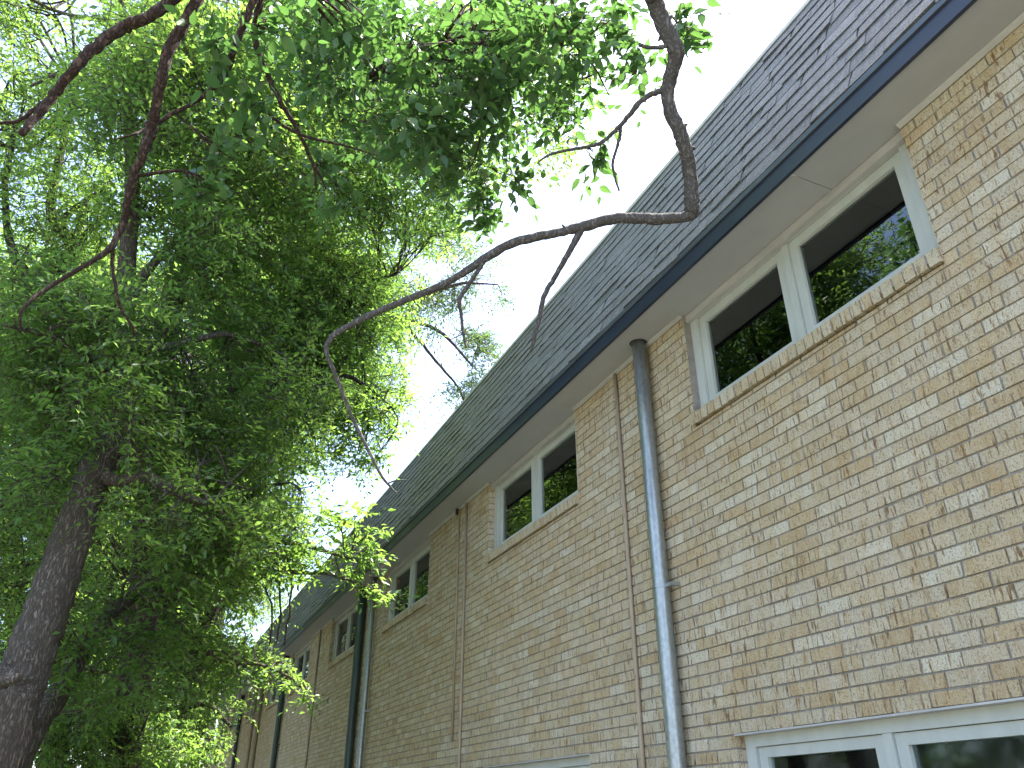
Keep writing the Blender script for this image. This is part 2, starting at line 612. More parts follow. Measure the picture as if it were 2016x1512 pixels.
def add_shingle(mb, pts, tint):
    b = len(mb.v)
    mb.v += pts
    f = [(b, b + 3, b + 2, b + 1), (b + 8, b + 9, b + 10, b + 11)]
    for q in (b, b + 4):
        f += [(q, q + 1, q + 5, q + 4), (q + 1, q + 2, q + 6, q + 5), (q + 2, q + 3, q + 7, q + 6), (q + 3, q, q + 4, q + 7)]
    mb.f += f
    mb.t += [tint] * len(f)
    return mb


def shingle_tint():
    g = rng.normal(0.108, 0.010)
    return (g * 0.90, g * 0.97, g * 0.99, 1.0)


cen = np.array([R0 + S_DIR * (EXPO * (r + 0.5)) + np.array([0, (a + b) / 2, 0]) for r, a, b, _ in sh])
u_, v_, z_ = project(cen)
dist = np.linalg.norm(cen - CAM, axis=1)
size = np.array([b - a for _, a, b, _ in sh]) / dist ** 2
inframe = (u_ > 0) & (u_ < W_PX) & (v_ > 0) & (v_ < H_PX) & (z_ > 0)
single = set(np.argsort(-np.where(inframe, size, -1))[:300].tolist())
rest = MB()
for i, (r, a, b, zo) in enumerate(sh):
    pts = shingle_pts(r, a, b, zo)
    if i in single:
        add_shingle(MB(), pts, shingle_tint()).build('shingle', M['shingle'], roof)
    else:
        add_shingle(rest, pts, shingle_tint())
rest.build('shingle_courses', M['shingle'], roof, kind='stuff')
# cap flashing and flat deck
mb = MB()
c0 = top + S_NRM * 0.022 - S_DIR * 0.045
c1 = top + S_NRM * 0.022 + S_DIR * 0.03
mb.hexa([tuple(c0 + [0, Y_START, 0]), tuple(c0 + [0, Y_START, 0] - S_NRM * 0.012), tuple(c0 + [0, Y_END + 0.3, 0] - S_NRM * 0.012), tuple(c0 + [0, Y_END + 0.3, 0]),
         tuple(c1 + [0, Y_START, 0]), tuple(c1 + np.array([0.16, Y_START, 0])), tuple(c1 + np.array([0.16, Y_END + 0.3, 0])), tuple(c1 + [0, Y_END + 0.3, 0])])
bpart(mb.build('roof_cap', M['cap']))
bpart(MB().box(top[0] + 0.17, XW + DEPTH, Y_START, Y_END + 0.28, top[2] - 0.25, top[2] - 0.10).build('flat_roof', M['roofdeck']))
bpart(MB().box(XF + 0.35, XW + DEPTH, Y_END - 0.01, Y_END + 0.02, ZTOP + 0.02, ZTOP + 1.5).build('gable_board', M['fascia']))


# windows
def ring(mb, x0, x1, a, b, c, d, wl, wr, wb, wt):
    """rectangular frame butted end to end"""
    mb.box(x0, x1, a, a + wl, c, d)
    mb.box(x0, x1, b - wr, b, c, d)
    mb.box(x0, x1, a + wl + 0.0005, b - wr - 0.0005, d - wt, d)
    mb.box(x0, x1, a + wl + 0.0005, b - wr - 0.0005, c, c + wb)
    return mb


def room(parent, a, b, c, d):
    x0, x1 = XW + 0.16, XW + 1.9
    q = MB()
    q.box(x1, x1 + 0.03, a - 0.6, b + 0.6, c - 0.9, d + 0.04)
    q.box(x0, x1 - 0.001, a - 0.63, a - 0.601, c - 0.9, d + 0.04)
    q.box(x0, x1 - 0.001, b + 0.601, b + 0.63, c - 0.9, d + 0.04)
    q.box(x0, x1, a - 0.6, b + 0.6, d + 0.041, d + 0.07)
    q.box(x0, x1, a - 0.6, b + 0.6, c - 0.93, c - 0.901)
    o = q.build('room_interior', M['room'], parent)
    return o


def window(a, b, c, d, upper):
    e = add_object('window', None, building)
    e.location = Vector((XW, (a + b) / 2, c)) - Vector(building.location)
    bpy.context.view_layer.update()
    inv = e.matrix_world.inverted()
    kids = []
    xf = XW + 0.062
    ft = 0.05 if upper else 0.066
    cc = c + (0.075 if upper else 0.0)
    kids.append(ring(MB(), xf, xf + 0.08, a + 0.001, b - 0.001, cc, d - 0.002, 0.078, 0.078, 0.05, ft).build('frame', M['white'], e))
    mid = (a + b) / 2
    kids.append(MB().box(xf + 0.004, xf + 0.078, mid - 0.026, mid + 0.026, cc + 0.051, d - ft - 0.003).build('mullion', M['white'], e))
    for s in (0, 1):
        pa, pb = (a + 0.081, mid - 0.0285) if s == 0 else (mid + 0.0285, b - 0.081)
        pc, pd = cc + 0.052, d - ft - 0.005
        xs = xf + 0.018
        kids.append(ring(MB(), xs, xs + 0.045, pa, pb, pc, pd, 0.062, 0.062, 0.06, 0.058 if upper else 0.050).build('sash', M['white'], e))
        kids.append(MB().box(xs + 0.022, xs + 0.027, pa + 0.055, pb - 0.055, pc + 0.05, pd - 0.045).build('pane', M['glass' if upper else 'glass_low'], e))
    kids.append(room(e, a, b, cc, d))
    if upper:
        kids.append(MB().box(XW + 0.028, xf - 0.001, a + 0.001, b - 0.001, d - 0.055, d - 0.001).build('head_trim', M['trim'], e))
        n = int(round((b - a + 0.03) / 0.0672))
        p = (b - a + 0.03) / n
        for i in range(n):
            y0 = a - 0.004 + i * p + rng.normal(0, 0.001)
            y1 = y0 + p - 0.0095
            f = rng.normal(0, 0.002)
            xo, xi = XW - 0.034 + f, XW + 0.105
            if y1 > b:
                xi = XW - 0.003
            dz = rng.normal(0, 0.0012)
            pts = [(xo + 0.004, y0, SILL_B + dz), (xi, y0, SILL_B + 0.024), (xi, y1, SILL_B + 0.024), (xo + 0.004, y1, SILL_B + dz),
                   (xo, y0, SILL_T - 0.022 + dz), (xi, y0, SILL_T + 0.012), (xi, y1, SILL_T + 0.012), (xo, y1, SILL_T - 0.022 + dz)]
            kids.append(MB().hexa(pts, brick_tint()).build('sill_brick', M['brick'], e))
        kids.append(MB().box(XW - 0.026, XW + 0.1, a - 0.002, b - 0.002, SILL_B + 0.026, SILL_T - 0.026).build('sill_mortar', M['mortar'], e))
    else:
        kids.append(MB().box(XW - 0.004, xf - 0.001, a + 0.001, b - 0.001, d - 0.012, d - 0.003).build('lintel', M['trim'], e))
    for o in kids:
        o.matrix_parent_inverse = inv
    return e


for a, b in UPPER:
    window(a, b, SILL_B, ZTOP, True)
for a, b in LOWER:
    window(a, b, Z0 - 0.92, Z_LINT, False)


# downspouts and conduits
def pipe(name, pts, r, mat, sides=20):
    V, Fc = tube(pts, [r] * len(pts), sides)
    return smooth(add_object(name, to_mesh(name, V, Fc, mat)))


def strap(parent, y, z, x, r, mat, flip=-1):
    V, Fc = [], []
    ang = np.linspace(-math.pi, math.pi, 28, endpoint=False)
    for zz in (z - 0.012, z + 0.012):
        for rr in (r + 0.0006, r + 0.004):
            V += [(x + rr * math.cos(a), y + rr * math.sin(a), zz) for a in ang]
    n = 28
    for k in range(n):
        k2 = (k + 1) % n
        for A, B in ((0, 1), (1, 3), (3, 2), (2, 0)):
            Fc.append((A * n + k, A * n + k2, B * n + k2, B * n + k))
    for q in (MB().box(x + 0.002, x + 0.008, y - r - 0.058, y - r + 0.003, z - 0.012, z + 0.012), MB().box(x + 0.0085, XW - 0.0005, y - r - 0.057, y - r - 0.040, z - 0.010, z + 0.010)):
        b = len(V)
        V += q.v
        Fc += [tuple(i + b for i in f) for f in q.f]
    return add_object('strap', to_mesh('strap', V, Fc, mat), parent)


def downspout(y, r, mat, x=None, straps=(), hole_shade=True, ztop=None):
    x = x or XW - 0.072
    zt = ztop or ZTOP + 0.03
    o = pipe('downspout', [(x, y, 0.12), (x, y, 1.0), (x, y, 2.4), (x, y, 3.4), (x, y, zt)], r, mat, 28)
    bpart(o)
    for z in straps:
        strap(o, y, z, x, r, mat)
    if hole_shade:
        V, Fc = [], []
        ang = np.linspace(0, 2 * math.pi, 28, endpoint=False)
        for rr, zz in ((r + 0.0015, ZTOP - 0.004), (r + 0.010, ZTOP - 0.002), (r + 0.013, ZTOP + 0.002)):
            V += [(x - 0.006 + rr * math.cos(a), y + rr * math.sin(a), zz) for a in ang]
        for q in range(2):
            for k in range(28):
                Fc.append((q * 28 + k, q * 28 + (k + 1) % 28, (q + 1) * 28 + (k + 1) % 28, (q + 1) * 28 + k))
        add_object('soffit_hole_shade', to_mesh('soffit_hole_shade', V, Fc, M['dark']), o)  # dark ring painted in as the shaded hole around the pipe
    # rolled seam up the side of the pipe
    seam = MB().box(x - r - 0.002, x - r + 0.004, y - 0.03, y - 0.026, 0.12, ZTOP - 0.02)
    return o


d1 = downspout(4.195, 0.053, M['galv'], straps=(Z0 + 1.277, 0.9))
d2 = downspout(11.47, 0.040, M['galv'], straps=(Z0 + 1.25,))
d3 = downspout(12.10, 0.062, M['greenpipe'], straps=())
d4 = downspout(18.62, 0.058, M['greenpipe'], straps=(Z0 + 1.3,))
d5 = downspout(25.6, 0.055, M['greenpipe'])
d1['label'] = 'shiny galvanised round downspout with a strap, between the two largest windows'
d2['label'] = 'slim ribbed galvanised downspout beside the dark green pipe'
d3['label'] = 'thick dark green downspout'
# ribs of the second downspout
for k, dy in enumerate((-0.022, 0.0, 0.022)):
    o = pipe('rib', [(XW - 0.072 - math.sqrt(0.04 ** 2 - dy ** 2), 11.47 + dy, z) for z in (0.12, 2.0, ZTOP - 0.03)], 0.006, M['galv'], 8)
    o.parent = d2
    o.matrix_parent_inverse = d2.matrix_world.inverted()


def conduit(y, z0, z1, r=0.013, elbow=False):
    o = pipe('conduit', [(XW - r - 0.002, y, z0), (XW - r - 0.002, y, (z0 + z1) / 2), (XW - r - 0.002, y, z1)], r, M['conduit'], 10)
    bpart(o)
    for z in np.arange(max(z0, 1.0) + 0.4, z1 - 0.3, 1.1):
        s = MB().box(XW - 0.004, XW - 0.0015, y - r - 0.018, y + r + 0.018, z - 0.009, z + 0.009)
        s.box(XW - 2 * r - 0.005, XW - 2 * r - 0.002, y - r * 0.7, y + r * 0.7, z - 0.009, z + 0.009)
        s.build('clip', M['conduit'], o)
    return o


conduit(4.64, 0.1, ZTOP - 0.02, 0.015)
conduit(7.87, 0.1, ZTOP - 0.02, 0.014)
conduit(8.10, Z0 + 0.65, ZTOP - 0.02, 0.011)
conduit(11.80, 0.1, ZTOP - 0.02, 0.018)
conduit(15.40, 0.1, ZTOP - 0.02, 0.016)
conduit(21.95, 0.1, ZTOP - 0.02, 0.05)
conduit(23.0, 0.1, ZTOP - 0.02, 0.035)
conduit(29.3, 0.1, ZTOP - 0.02, 0.02)
hook = MB().box(XW - 0.05, XW - 0.004, 8.11, 8.135, ZTOP - 0.075, ZTOP - 0.008)
bpart(hook.build('cable_clip', M['dark']))


# ------------------------------------------------------------------ trees
def unit(v):
    return v / (np.linalg.norm(v, axis=-1, keepdims=True) + 1e-9)


def inpoly(poly, n):
    poly = np.array(poly, float)
    lo, hi = poly.min(0), poly.max(0)
    out = []
    while len(out) < n:
        p = lo + rng.random(2) * (hi - lo)
        x, y = p
        ins = False
        j = len(poly) - 1
        for i in range(len(poly)):
            if (poly[i, 1] > y) != (poly[j, 1] > y) and x < (poly[j, 0] - poly[i, 0]) * (y - poly[i, 1]) / (poly[j, 1] - poly[i, 1]) + poly[i, 0]:
                ins = not ins
            j = i
        if ins:
            out.append(p)
    return np.array(out)


def clumps_in(poly, n, d0, d1, r0, r1):
    """foliage clumps: centre + radius"""
    p = inpoly(poly, n)
    d = rng.uniform(d0, d1, n)
    return [(px(a, b, c), rng.uniform(r0, r1)) for (a, b), c in zip(p, d)]


SIL = np.array([(-400, 1150), (0, 1150), (300, 1000), (430, 860), (520, 740), (640, 780), (760, 770), (900, 700), (1000, 620), (1100, 540), (1250, 450), (1400, 385), (1600, 360)], float)


def shade_clumps(n, lo, hi, r0, r1):
    """clumps added through a box to shade the far wall and roof, kept off the open strip of sky beside the roof"""
    out = []
    lo, hi = np.array(lo, float), np.array(hi, float)
    while len(out) < n:
        c = lo + rng.random(3) * (hi - lo)
        r = rng.uniform(r0, r1)
        u, v, z = project(c[None])
        if z[0] > 0.5 and u[0] + 1.25 * r * F_PX / z[0] > np.interp(v[0], SIL[:, 0], SIL[:, 1]):
            continue
        out.append((c, r))
    return out


def make_sprays(clumps, per_m2, L, K, droop):
    """twigs through every clump: start, direction, length, lateral"""
    S, D = [], []
    for c, r in clumps:
        n = max(6, int(per_m2 * r * r))
        q = unit(rng.normal(size=(n, 3))) * (rng.random((n, 1)) ** 0.45)
        s = np.asarray(c) + q * np.array([r, r, r * 0.72])
        d = unit(q * 0.7 + rng.normal(size=(n, 3)) * np.array([0.8, 0.8, 0.35]) + np.array([0, 0, -droop]))
        S.append(s - d * L * 0.5)
        D.append(d)
    S, D = np.vstack(S), np.vstack(D)
    return S, D, L * rng.uniform(0.65, 1.25, len(S))


def leaves_on(S, D, Ls, K, ll, droop=0.35):
    """leaf base, direction, normal, length for K leaves along every twig"""
    n = len(S)
    up = unit(np.array([0, 0, 1.0]) + rng.normal(0, 0.38, (n, 3)))
    side = unit(np.cross(D, up))
    B, A, Nn, LL = [], [], [], []
    for j in range(K):
        t = (j + 0.6) / K
        s = 1 if j % 2 == 0 else -1
        if j == K - 1:
            s = 0
        b = S + D * (Ls * t)[:, None] + np.array([0, 0, -1.0]) * (0.16 * Ls * t * t)[:, None]
        a = unit(D * (0.55 if s else 1.0) + side * s * 0.85 + rng.normal(0, 0.28, (n, 3)) + np.array([0, 0, -droop]))
        nr = up + rng.normal(0, 0.40, (n, 3))
        nr = unit(nr - a * (nr * a).sum(1, keepdims=True))
        B.append(b)
        A.append(a)
        Nn.append(nr)
        LL.append(ll * rng.uniform(0.6, 1.2, n) * (0.75 + 0.35 * math.sin(math.pi * min(t, 0.85))))
    keep = rng.random(n * K) > 0.12
    return np.vstack(B)[keep], np.vstack(A)[keep], np.vstack(Nn)[keep], np.concatenate(LL)[keep]


def leaf_soup(B, A, Nn, LL, aspect=0.40, fine=False):
    n = len(B)
    Wv = np.cross(A, Nn)
    l = LL[:, None]
    w = l * aspect * 0.5
    var = np.clip(rng.normal(0.5, 0.28, n), 0, 1)
    if not fine:
        V = np.stack([B, B + A * l * 0.42 + Wv * w + Nn * l * 0.06, B + A * l - Nn * l * 0.10, B + A * l * 0.42 - Wv * w + Nn * l * 0.06], 1)
        base = (np.arange(n) * 4)[:, None]
        T = np.stack([base + np.array([0, 1, 2]), base + np.array([0, 2, 3])], 1)
        return V.reshape(-1, 3), T.reshape(-1, 3), np.repeat(var, 2)
    sh_ = LEAF_V
    V = B[:, None, :] + (A[:, None, :] * sh_[None, :, 0:1] + Wv[:, None, :] * sh_[None, :, 1:2] + Nn[:, None, :] * sh_[None, :, 2:3]) * l[:, None, :]
    base = (np.arange(n) * len(sh_))[:, None, None]
    T = base + LEAF_T[None]
    return V.reshape(-1, 3), T.reshape(-1, 3), np.repeat(var, len(LEAF_T))


# ovate leaf with a drawn-out tip: along, across, lift
LEAF_V = np.array([(0, 0, 0), (0.33, 0, -0.02), (0.66, 0, -0.05), (1.0, 0, -0.16),
                   (0.16, 0.20, 0.035), (0.46, 0.235, 0.03), (0.74, 0.10, -0.03),
                   (0.16, -0.20, 0.035), (0.46, -0.235, 0.03), (0.74, -0.10, -0.03)], float)
LEAF_T = np.array([(0, 4, 1), (1, 4, 5), (1, 5, 2), (2, 5, 6), (2, 6, 3), (0, 1, 7), (1, 8, 7), (1, 2, 8), (2, 9, 8), (2, 3, 9)])


def twig_soup(S, D, Ls, r):
    n = len(S)
    ref = unit(np.cross(D, np.array([0.2, 0.3, 0.93])))
    w = np.cross(D, ref)
    mid = S + D * (Ls * 0.5)[:, None] + np.array([0, 0, -1.0]) * (0.04 * Ls)[:, None]
    end = S + D * (Ls * 0.97)[:, None] + np.array([0, 0, -1.0]) * (0.15 * Ls)[:, None]
    rings = []
    for p, q in ((S, r), (mid, r * 0.75), (end, r * 0.35)):
        rings.append(np.stack([p + ref * q, p - ref * q * 0.5 + w * q * 0.87, p - ref * q * 0.5 - w * q * 0.87], 1))
    V = np.concatenate(rings, 1)
    loc = []
    for k in range(2):
        for i in range(3):
            a, b = k * 3 + i, k * 3 + (i + 1) % 3
            loc += [(a, b, b + 3), (a, b + 3, a + 3)]
    T = (np.arange(n) * 9)[:, None, None] + np.array(loc)[None]
    return V.reshape(-1, 3), T.reshape(-1, 3)


def quads_to_tris(F_):
    out = []
    for f in F_:
        for i in range(1, len(f) - 1):
            out.append((f[0], f[i], f[i + 1]))
    return np.array(out, dtype=np.int64).reshape(-1, 3)


class Tree:
    def __init__(self, name, label, category, bark, leaf, base, group=None):
        self.root = thing(name, label, category, tuple(float(v) for v in base), group)
        self.inv = self.root.matrix_world.inverted()
        self.bark, self.leaf = bark, leaf
        self.samples = []
        self.clumps = []

    def add(self, o):
        o.parent = self.root
        o.matrix_parent_inverse = self.inv
        return o

    def limb(self, pts, name='limb', sides=10, rough=0.05, n=6, bark=None, wob=0.0, **props):
        """pts rows: x y z radius"""
        s = spline(pts, n)
        r = np.maximum(s[:, 3], 0.002)
        p = s[:, :3].copy()
        if wob:
            p[1:-1] += rng.normal(0, 1, (len(p) - 2, 3)) * (r[1:-1] * wob)[:, None]
        V, Fc = tube(p, r, sides, rough)
        o = smooth(add_object(name, to_mesh(name, V, Fc, M[bark or self.bark]), **props))
        self.samples.append(np.column_stack([p, r]))
        return self.add(o)

    def finish(self, per_m2=70, L=0.5, K=13, ll=0.075, droop=0.35, aspect=0.4, fine=False, twig_r=0.0035, single=0, attach=True, gap=0.0):
        S, D, Ls = make_sprays(self.clumps, per_m2, L, K, droop)
        # branchlets from the limbs to the clumps
        TV, TT, off = [], [], 0
        allp = np.vstack(self.samples)
        if attach:
            for c, r in self.clumps:
                dd = np.linalg.norm(allp[:, :3] - c, axis=1) + 0.0
                a = allp[np.argmin(dd + rng.random(len(dd)) * 0.3)]
                ln = np.linalg.norm(c - a[:3])
                if ln < 0.05:
                    continue
                midp = (a[:3] + c) / 2 + rng.normal(0, 0.10 * ln, 3) + np.array([0, 0, 0.10 * ln])
                r0 = min(a[3] * 0.7, 0.006 + 0.008 * ln)
                rows = [np.append(a[:3], r0), np.append(midp, r0 * 0.7), np.append(c, r0 * 0.4)]
                for _ in range(3):
                    rows2 = [rows[1], np.append((midp + c) / 2 + rng.normal(0, 0.25 * r, 3), r0 * 0.45), np.append(c + unit(rng.normal(size=3)) * r * 0.8, r0 * 0.15)]
                    s = spline(rows2, 4)
                    V, Fc = tube(s[:, :3], np.maximum(s[:, 3], 0.0015), 4, 0, False)
                    TV.append(np.array(V))
                    TT.append(quads_to_tris(Fc) + off)
                    off += len(V)
                s = spline(rows, 5)
                V, Fc = tube(s[:, :3], np.maximum(s[:, 3], 0.002), 5, 0.05, False)
                TV.append(np.array(V))
                TT.append(quads_to_tris(Fc) + off)
                off += len(V)
        v2, t2 = twig_soup(S, D, Ls, twig_r)
        TV.append(v2)
        TT.append(t2 + off)
        self.add(add_object('twigs', tri_mesh('twigs', np.vstack(TV), np.vstack(TT), M[self.bark]), kind='stuff'))
        B, A, Nn, LL = leaves_on(S, D, Ls, K, ll, droop)
        if single:
            u, v, z = project(B)
            ok = (u > 0) & (u < W_PX) & (v > 0) & (v < H_PX) & (z > 0.5)
            idx = np.argsort(-np.where(ok, LL / np.maximum(z, 0.5), -1))[:single]
            mask = np.zeros(len(B), bool)
            mask[idx] = True
            protos = []
            for q in range(8):
                me = tri_mesh('leaf', LEAF_V * np.array([1, rng.uniform(0.85, 1.15), rng.uniform(0.6, 1.6)]), LEAF_T, M[self.leaf], np.full(len(LEAF_T), np.clip(rng.normal(0.5, 0.28), 0, 1)))
                protos.append(me)
            Wv = np.cross(A, Nn)
            for i in idx:
                o = add_object('leaf', protos[rng.integers(8)], self.root)
                mm = Matrix.Identity(4)
                for k in range(3):
                    mm[k][0], mm[k][1], mm[k][2], mm[k][3] = A[i, k] * LL[i], Wv[i, k] * LL[i], Nn[i, k] * LL[i], B[i, k]
                o.matrix_parent_inverse = self.inv
                o.matrix_basis = mm
            B, A, Nn, LL = B[~mask], A[~mask], Nn[~mask], LL[~mask]
        V, T, var = leaf_soup(B, A, Nn, LL, aspect, fine)
        self.add(add_object('crown', tri_mesh('crown', V, T, M[self.leaf], var), kind='stuff'))
        return len(B)


def rows(pts, taper=None):
    """rows of (px, py, distance, width in photo pixels) -> world rows with radius"""
    out = []
    for a, b, d, w in pts:
        p = px(a, b, d)
        depth = (p - CAM) @ FWD
        out.append(np.append(p, 0.5 * w / F_PX * depth))
    return np.array(out)


def base_of(r):
    p = r[0][:3]
    return (p[0], p[1], 0.0)


def to_ground(r, flare=1.35, lean=0.0):
    """continue the first row of a trunk down to the ground along its own lean"""
    d = unit(r[0, :3] - r[1, :3])
    d = unit(d * 0.6 + np.array([0, 0, -0.6]))
    k = (r[0, 2] + 0.15) / -d[2]
    g = np.append(r[0, :3] + d * k, r[0, 3] * flare)
    mid = np.append(r[0, :3] + d * k * 0.5, r[0, 3] * 1.08)
    return np.vstack([g, mid, r])


total = 0
# --- T1: the leaning trunk in front
tr = to_ground(rows([(5, 1430, 6.7, 108), (55, 1305, 6.8, 92), (99, 1183, 6.9, 82), (154, 1021, 7.1, 68), (186, 930, 7.2, 62), (215, 860, 7.35, 54), (238, 700, 7.7, 44), (250, 520, 8.1, 34), (260, 370, 8.5, 28), (258, 265, 8.8, 26), (250, 150, 9.2, 20), (240, 20, 9.6, 14)]))
T1 = Tree('leaning_ash_tree', 'tall tree with a thick leaning grey trunk, rough ridged bark and low side limb', 'tree', 'bark_grey', 'leaf_mid', tr[0][:3] * [1, 1, 0])
T1.limb(tr, 'trunk', 18, 0.05, 10)
T1.limb(rows([(190, 935, 7.2, 34), (235, 945, 7.0, 26), (290, 940, 6.9, 22), (340, 965, 6.8, 19), (385, 985, 6.8, 15), (440, 1010, 6.8, 9)]), rough=0.09, wob=0.1)
T1.limb(rows([(254, 180, 9.0, 22), (215, 165, 8.9, 15), (180, 158, 8.8, 12), (130, 140, 8.7, 8), (60, 170, 8.6, 5)]), wob=0.15)
T1.limb(rows([(256, 200, 9.0, 20), (300, 150, 9.1, 16), (320, 60, 9.3, 12), (350, -30, 9.6, 9)]), wob=0.1)
T1.limb(rows([(246, 600, 7.9, 26), (300, 520, 8.1, 18), (380, 440, 8.4, 14), (470, 330, 8.7, 10), (540, 240, 9.0, 7)]), wob=0.1)
T1.limb(rows([(232, 760, 7.6, 24), (170, 700, 7.4, 16), (90, 660, 7.2, 12), (10, 640, 7.0, 8)]), wob=0.12)
T1.limb(rows([(240, 700, 7.7, 22), (340, 680, 7.8, 15), (450, 660, 8.0, 10), (560, 700, 8.2, 6)]), wob=0.12)
T1.limb(rows([(262, 330, 8.6, 18), (350, 280, 8.4, 11), (420, 265, 8.3, 8), (500, 280, 8.2, 5)]), wob=0.12)
T1.limb(rows([(10, 1345, 6.45, 22), (-20, 1350, 6.3, 24), (35, 1335, 6.1, 18)]), 'branch_stub', rough=0.08)
T1.clumps = (clumps_in([(180, 0), (520, 0), (600, 200), (620, 420), (560, 640), (600, 760), (560, 900), (430, 960), (300, 900), (240, 640), (200, 300)], 62, 7.4, 9.6, 0.42, 0.68)
             + clumps_in([(0, 560), (250, 520), (330, 700), (300, 880), (180, 900), (60, 1000), (0, 950)], 34, 6.6, 8.8, 0.40, 0.62)
             + clumps_in([(240, 880), (420, 960), (520, 1040), (480, 1120), (330, 1100), (260, 1000)], 12, 6.5, 7.6, 0.28, 0.42)
             + [(np.array([rng.uniform(-3.5, 1.2), rng.uniform(4.5, 8.5), rng.uniform(10.3, 12.6)]), rng.uniform(0.55, 0.85)) for _ in range(32)])  # extra clumps added above the view to shade the crown below
total += T1.finish(per_m2=150, L=0.5, K=14, ll=0.074, droop=0.12)

# --- T2: second stem behind it, leaning to the right over the wall foot
tr = to_ground(rows([(45, 1475, 7.6, 52), (115, 1365, 7.7, 42), (175, 1262, 7.8, 34), (235, 1195, 7.9, 30), (310, 1130, 8.0, 26), (400, 1075, 8.1, 20), (500, 1060, 8.1, 16), (600, 1075, 8.0, 9), (690, 1100, 7.8, 5)]))
T2 = Tree('low_leaning_tree', 'lighter grey stem leaning low to the right, its sunlit leaf tips crossing the brick wall', 'tree', 'bark_grey', 'leaf_mid', tr[0][:3] * [1, 1, 0])
T2.limb(tr, 'trunk', 14, 0.06, 8)
T2.limb(rows([(430, 1070, 8.1, 18), (470, 1000, 8.0, 12), (520, 960, 7.9, 8), (570, 950, 7.8, 5)]), wob=0.2)
T2.limb(rows([(520, 1060, 8.1, 13), (560, 1120, 8.0, 9), (640, 1130, 7.8, 6), (740, 1160, 7.6, 4)]), wob=0.2)
T2.limb(rows([(300, 1140, 8.0, 22), (360, 1230, 8.4, 14), (430, 1300, 8.8, 10), (520, 1310, 9.0, 6), (600, 1350, 9.0, 4)]), wob=0.2)
for a, b, c in (((500, 1120, 8.2), (535, 1190, 8.3), (530, 1270, 8.6)), ((545, 1120, 8.2), (552, 1200, 8.3), (545, 1265, 8.6)), ((575, 1130, 8.1), (570, 1200, 8.3), (560, 1270, 8.6))):
    T2.limb(rows([a + (5,), b + (4,), c + (3,)]), 'hanging_twig', 6, 0.02, 5, wob=0.6)
T2.clumps = (clumps_in([(330, 1000), (480, 940), (640, 990), (740, 1060), (700, 1130), (600, 1130), (520, 1180), (400, 1180), (300, 1120)], 34, 7.3, 8.6, 0.28, 0.42)
             + [(px(a, b, d), r) for a, b, d, r in ((700, 1080, 7.6, 0.22), (735, 1110, 7.6, 0.16), (740, 1165, 7.5, 0.14), (690, 1140, 7.6, 0.2), (650, 1105, 7.7, 0.26), (720, 1055, 7.6, 0.14), (765, 1175, 7.5, 0.08))]
             + clumps_in([(130, 1180), (230, 1080), (340, 1100), (370, 1280), (260, 1400), (150, 1400), (110, 1300)], 18, 6.9, 8.3, 0.26, 0.40)
             + clumps_in([(330, 1270), (470, 1250), (560, 1270), (590, 1370), (500, 1370), (400, 1400), (320, 1380)], 20, 8.5, 9.6, 0.22, 0.38)
             + [(px(a, b, d), r) for a, b, d, r in ((610, 1372, 8.9, 0.13), (560, 1320, 8.9, 0.2), (470, 1330, 9.0, 0.3))])
total += T2.finish(per_m2=120, L=0.40, K=11, ll=0.085, droop=0.15)

# --- T3: the tall tree filling the middle of the view
tr = to_ground(rows([(285, 1180, 10.2, 58), (300, 900, 10.4, 50), (320, 700, 10.4, 46), (355, 540, 10.4, 44), (400, 505, 10.4, 40), (445, 450, 10.5, 34), (500, 350, 10.6, 28), (545, 325, 10.7, 24), (600, 200, 10.9, 18), (680, 60, 11.2, 12)]))
T3 = Tree('spreading_tree', 'broad tree whose dark forked limb bends right behind the leaning trunk', 'tree', 'bark_far', 'leaf_mid', tr[0][:3] * [1, 1, 0])
T3.limb(tr, 'trunk', 14, 0.05, 8)
T3.limb(rows([(390, 510, 10.4, 34), (400, 440, 10.6, 26), (440, 330, 10.8, 20), (472, 240, 11.0, 18), (475, 120, 11.2, 14), (480, 0, 11.5, 10)]), wob=0.1)
T3.limb(rows([(440, 470, 10.4, 22), (560, 540, 10.0, 14), (680, 560, 9.6, 9), (780, 540, 9.3, 5)]), wob=0.15)
T3.limb(rows([(310, 850, 10.3, 30), (420, 780, 10.0, 20), (550, 740, 9.7, 14), (680, 740, 9.5, 9), (770, 800, 9.4, 5)]), wob=0.15)
T3.limb(rows([(560, 300, 10.7, 20), (680, 270, 10.2, 14), (820, 230, 9.6, 10), (950, 180, 9.0, 7), (1080, 130, 8.5, 4)]), wob=0.15)
T3.limb(rows([(620, 170, 10.9, 16), (760, 110, 10.4, 11), (900, 40, 9.8, 8), (1050, -40, 9.2, 5)]), wob=0.15)
T3.limb(rows([(560, 590, 10.0, 9), (600, 600, 9.6, 8), (640, 618, 9.4, 6), (720, 600, 9.2, 4)]), wob=0.2)
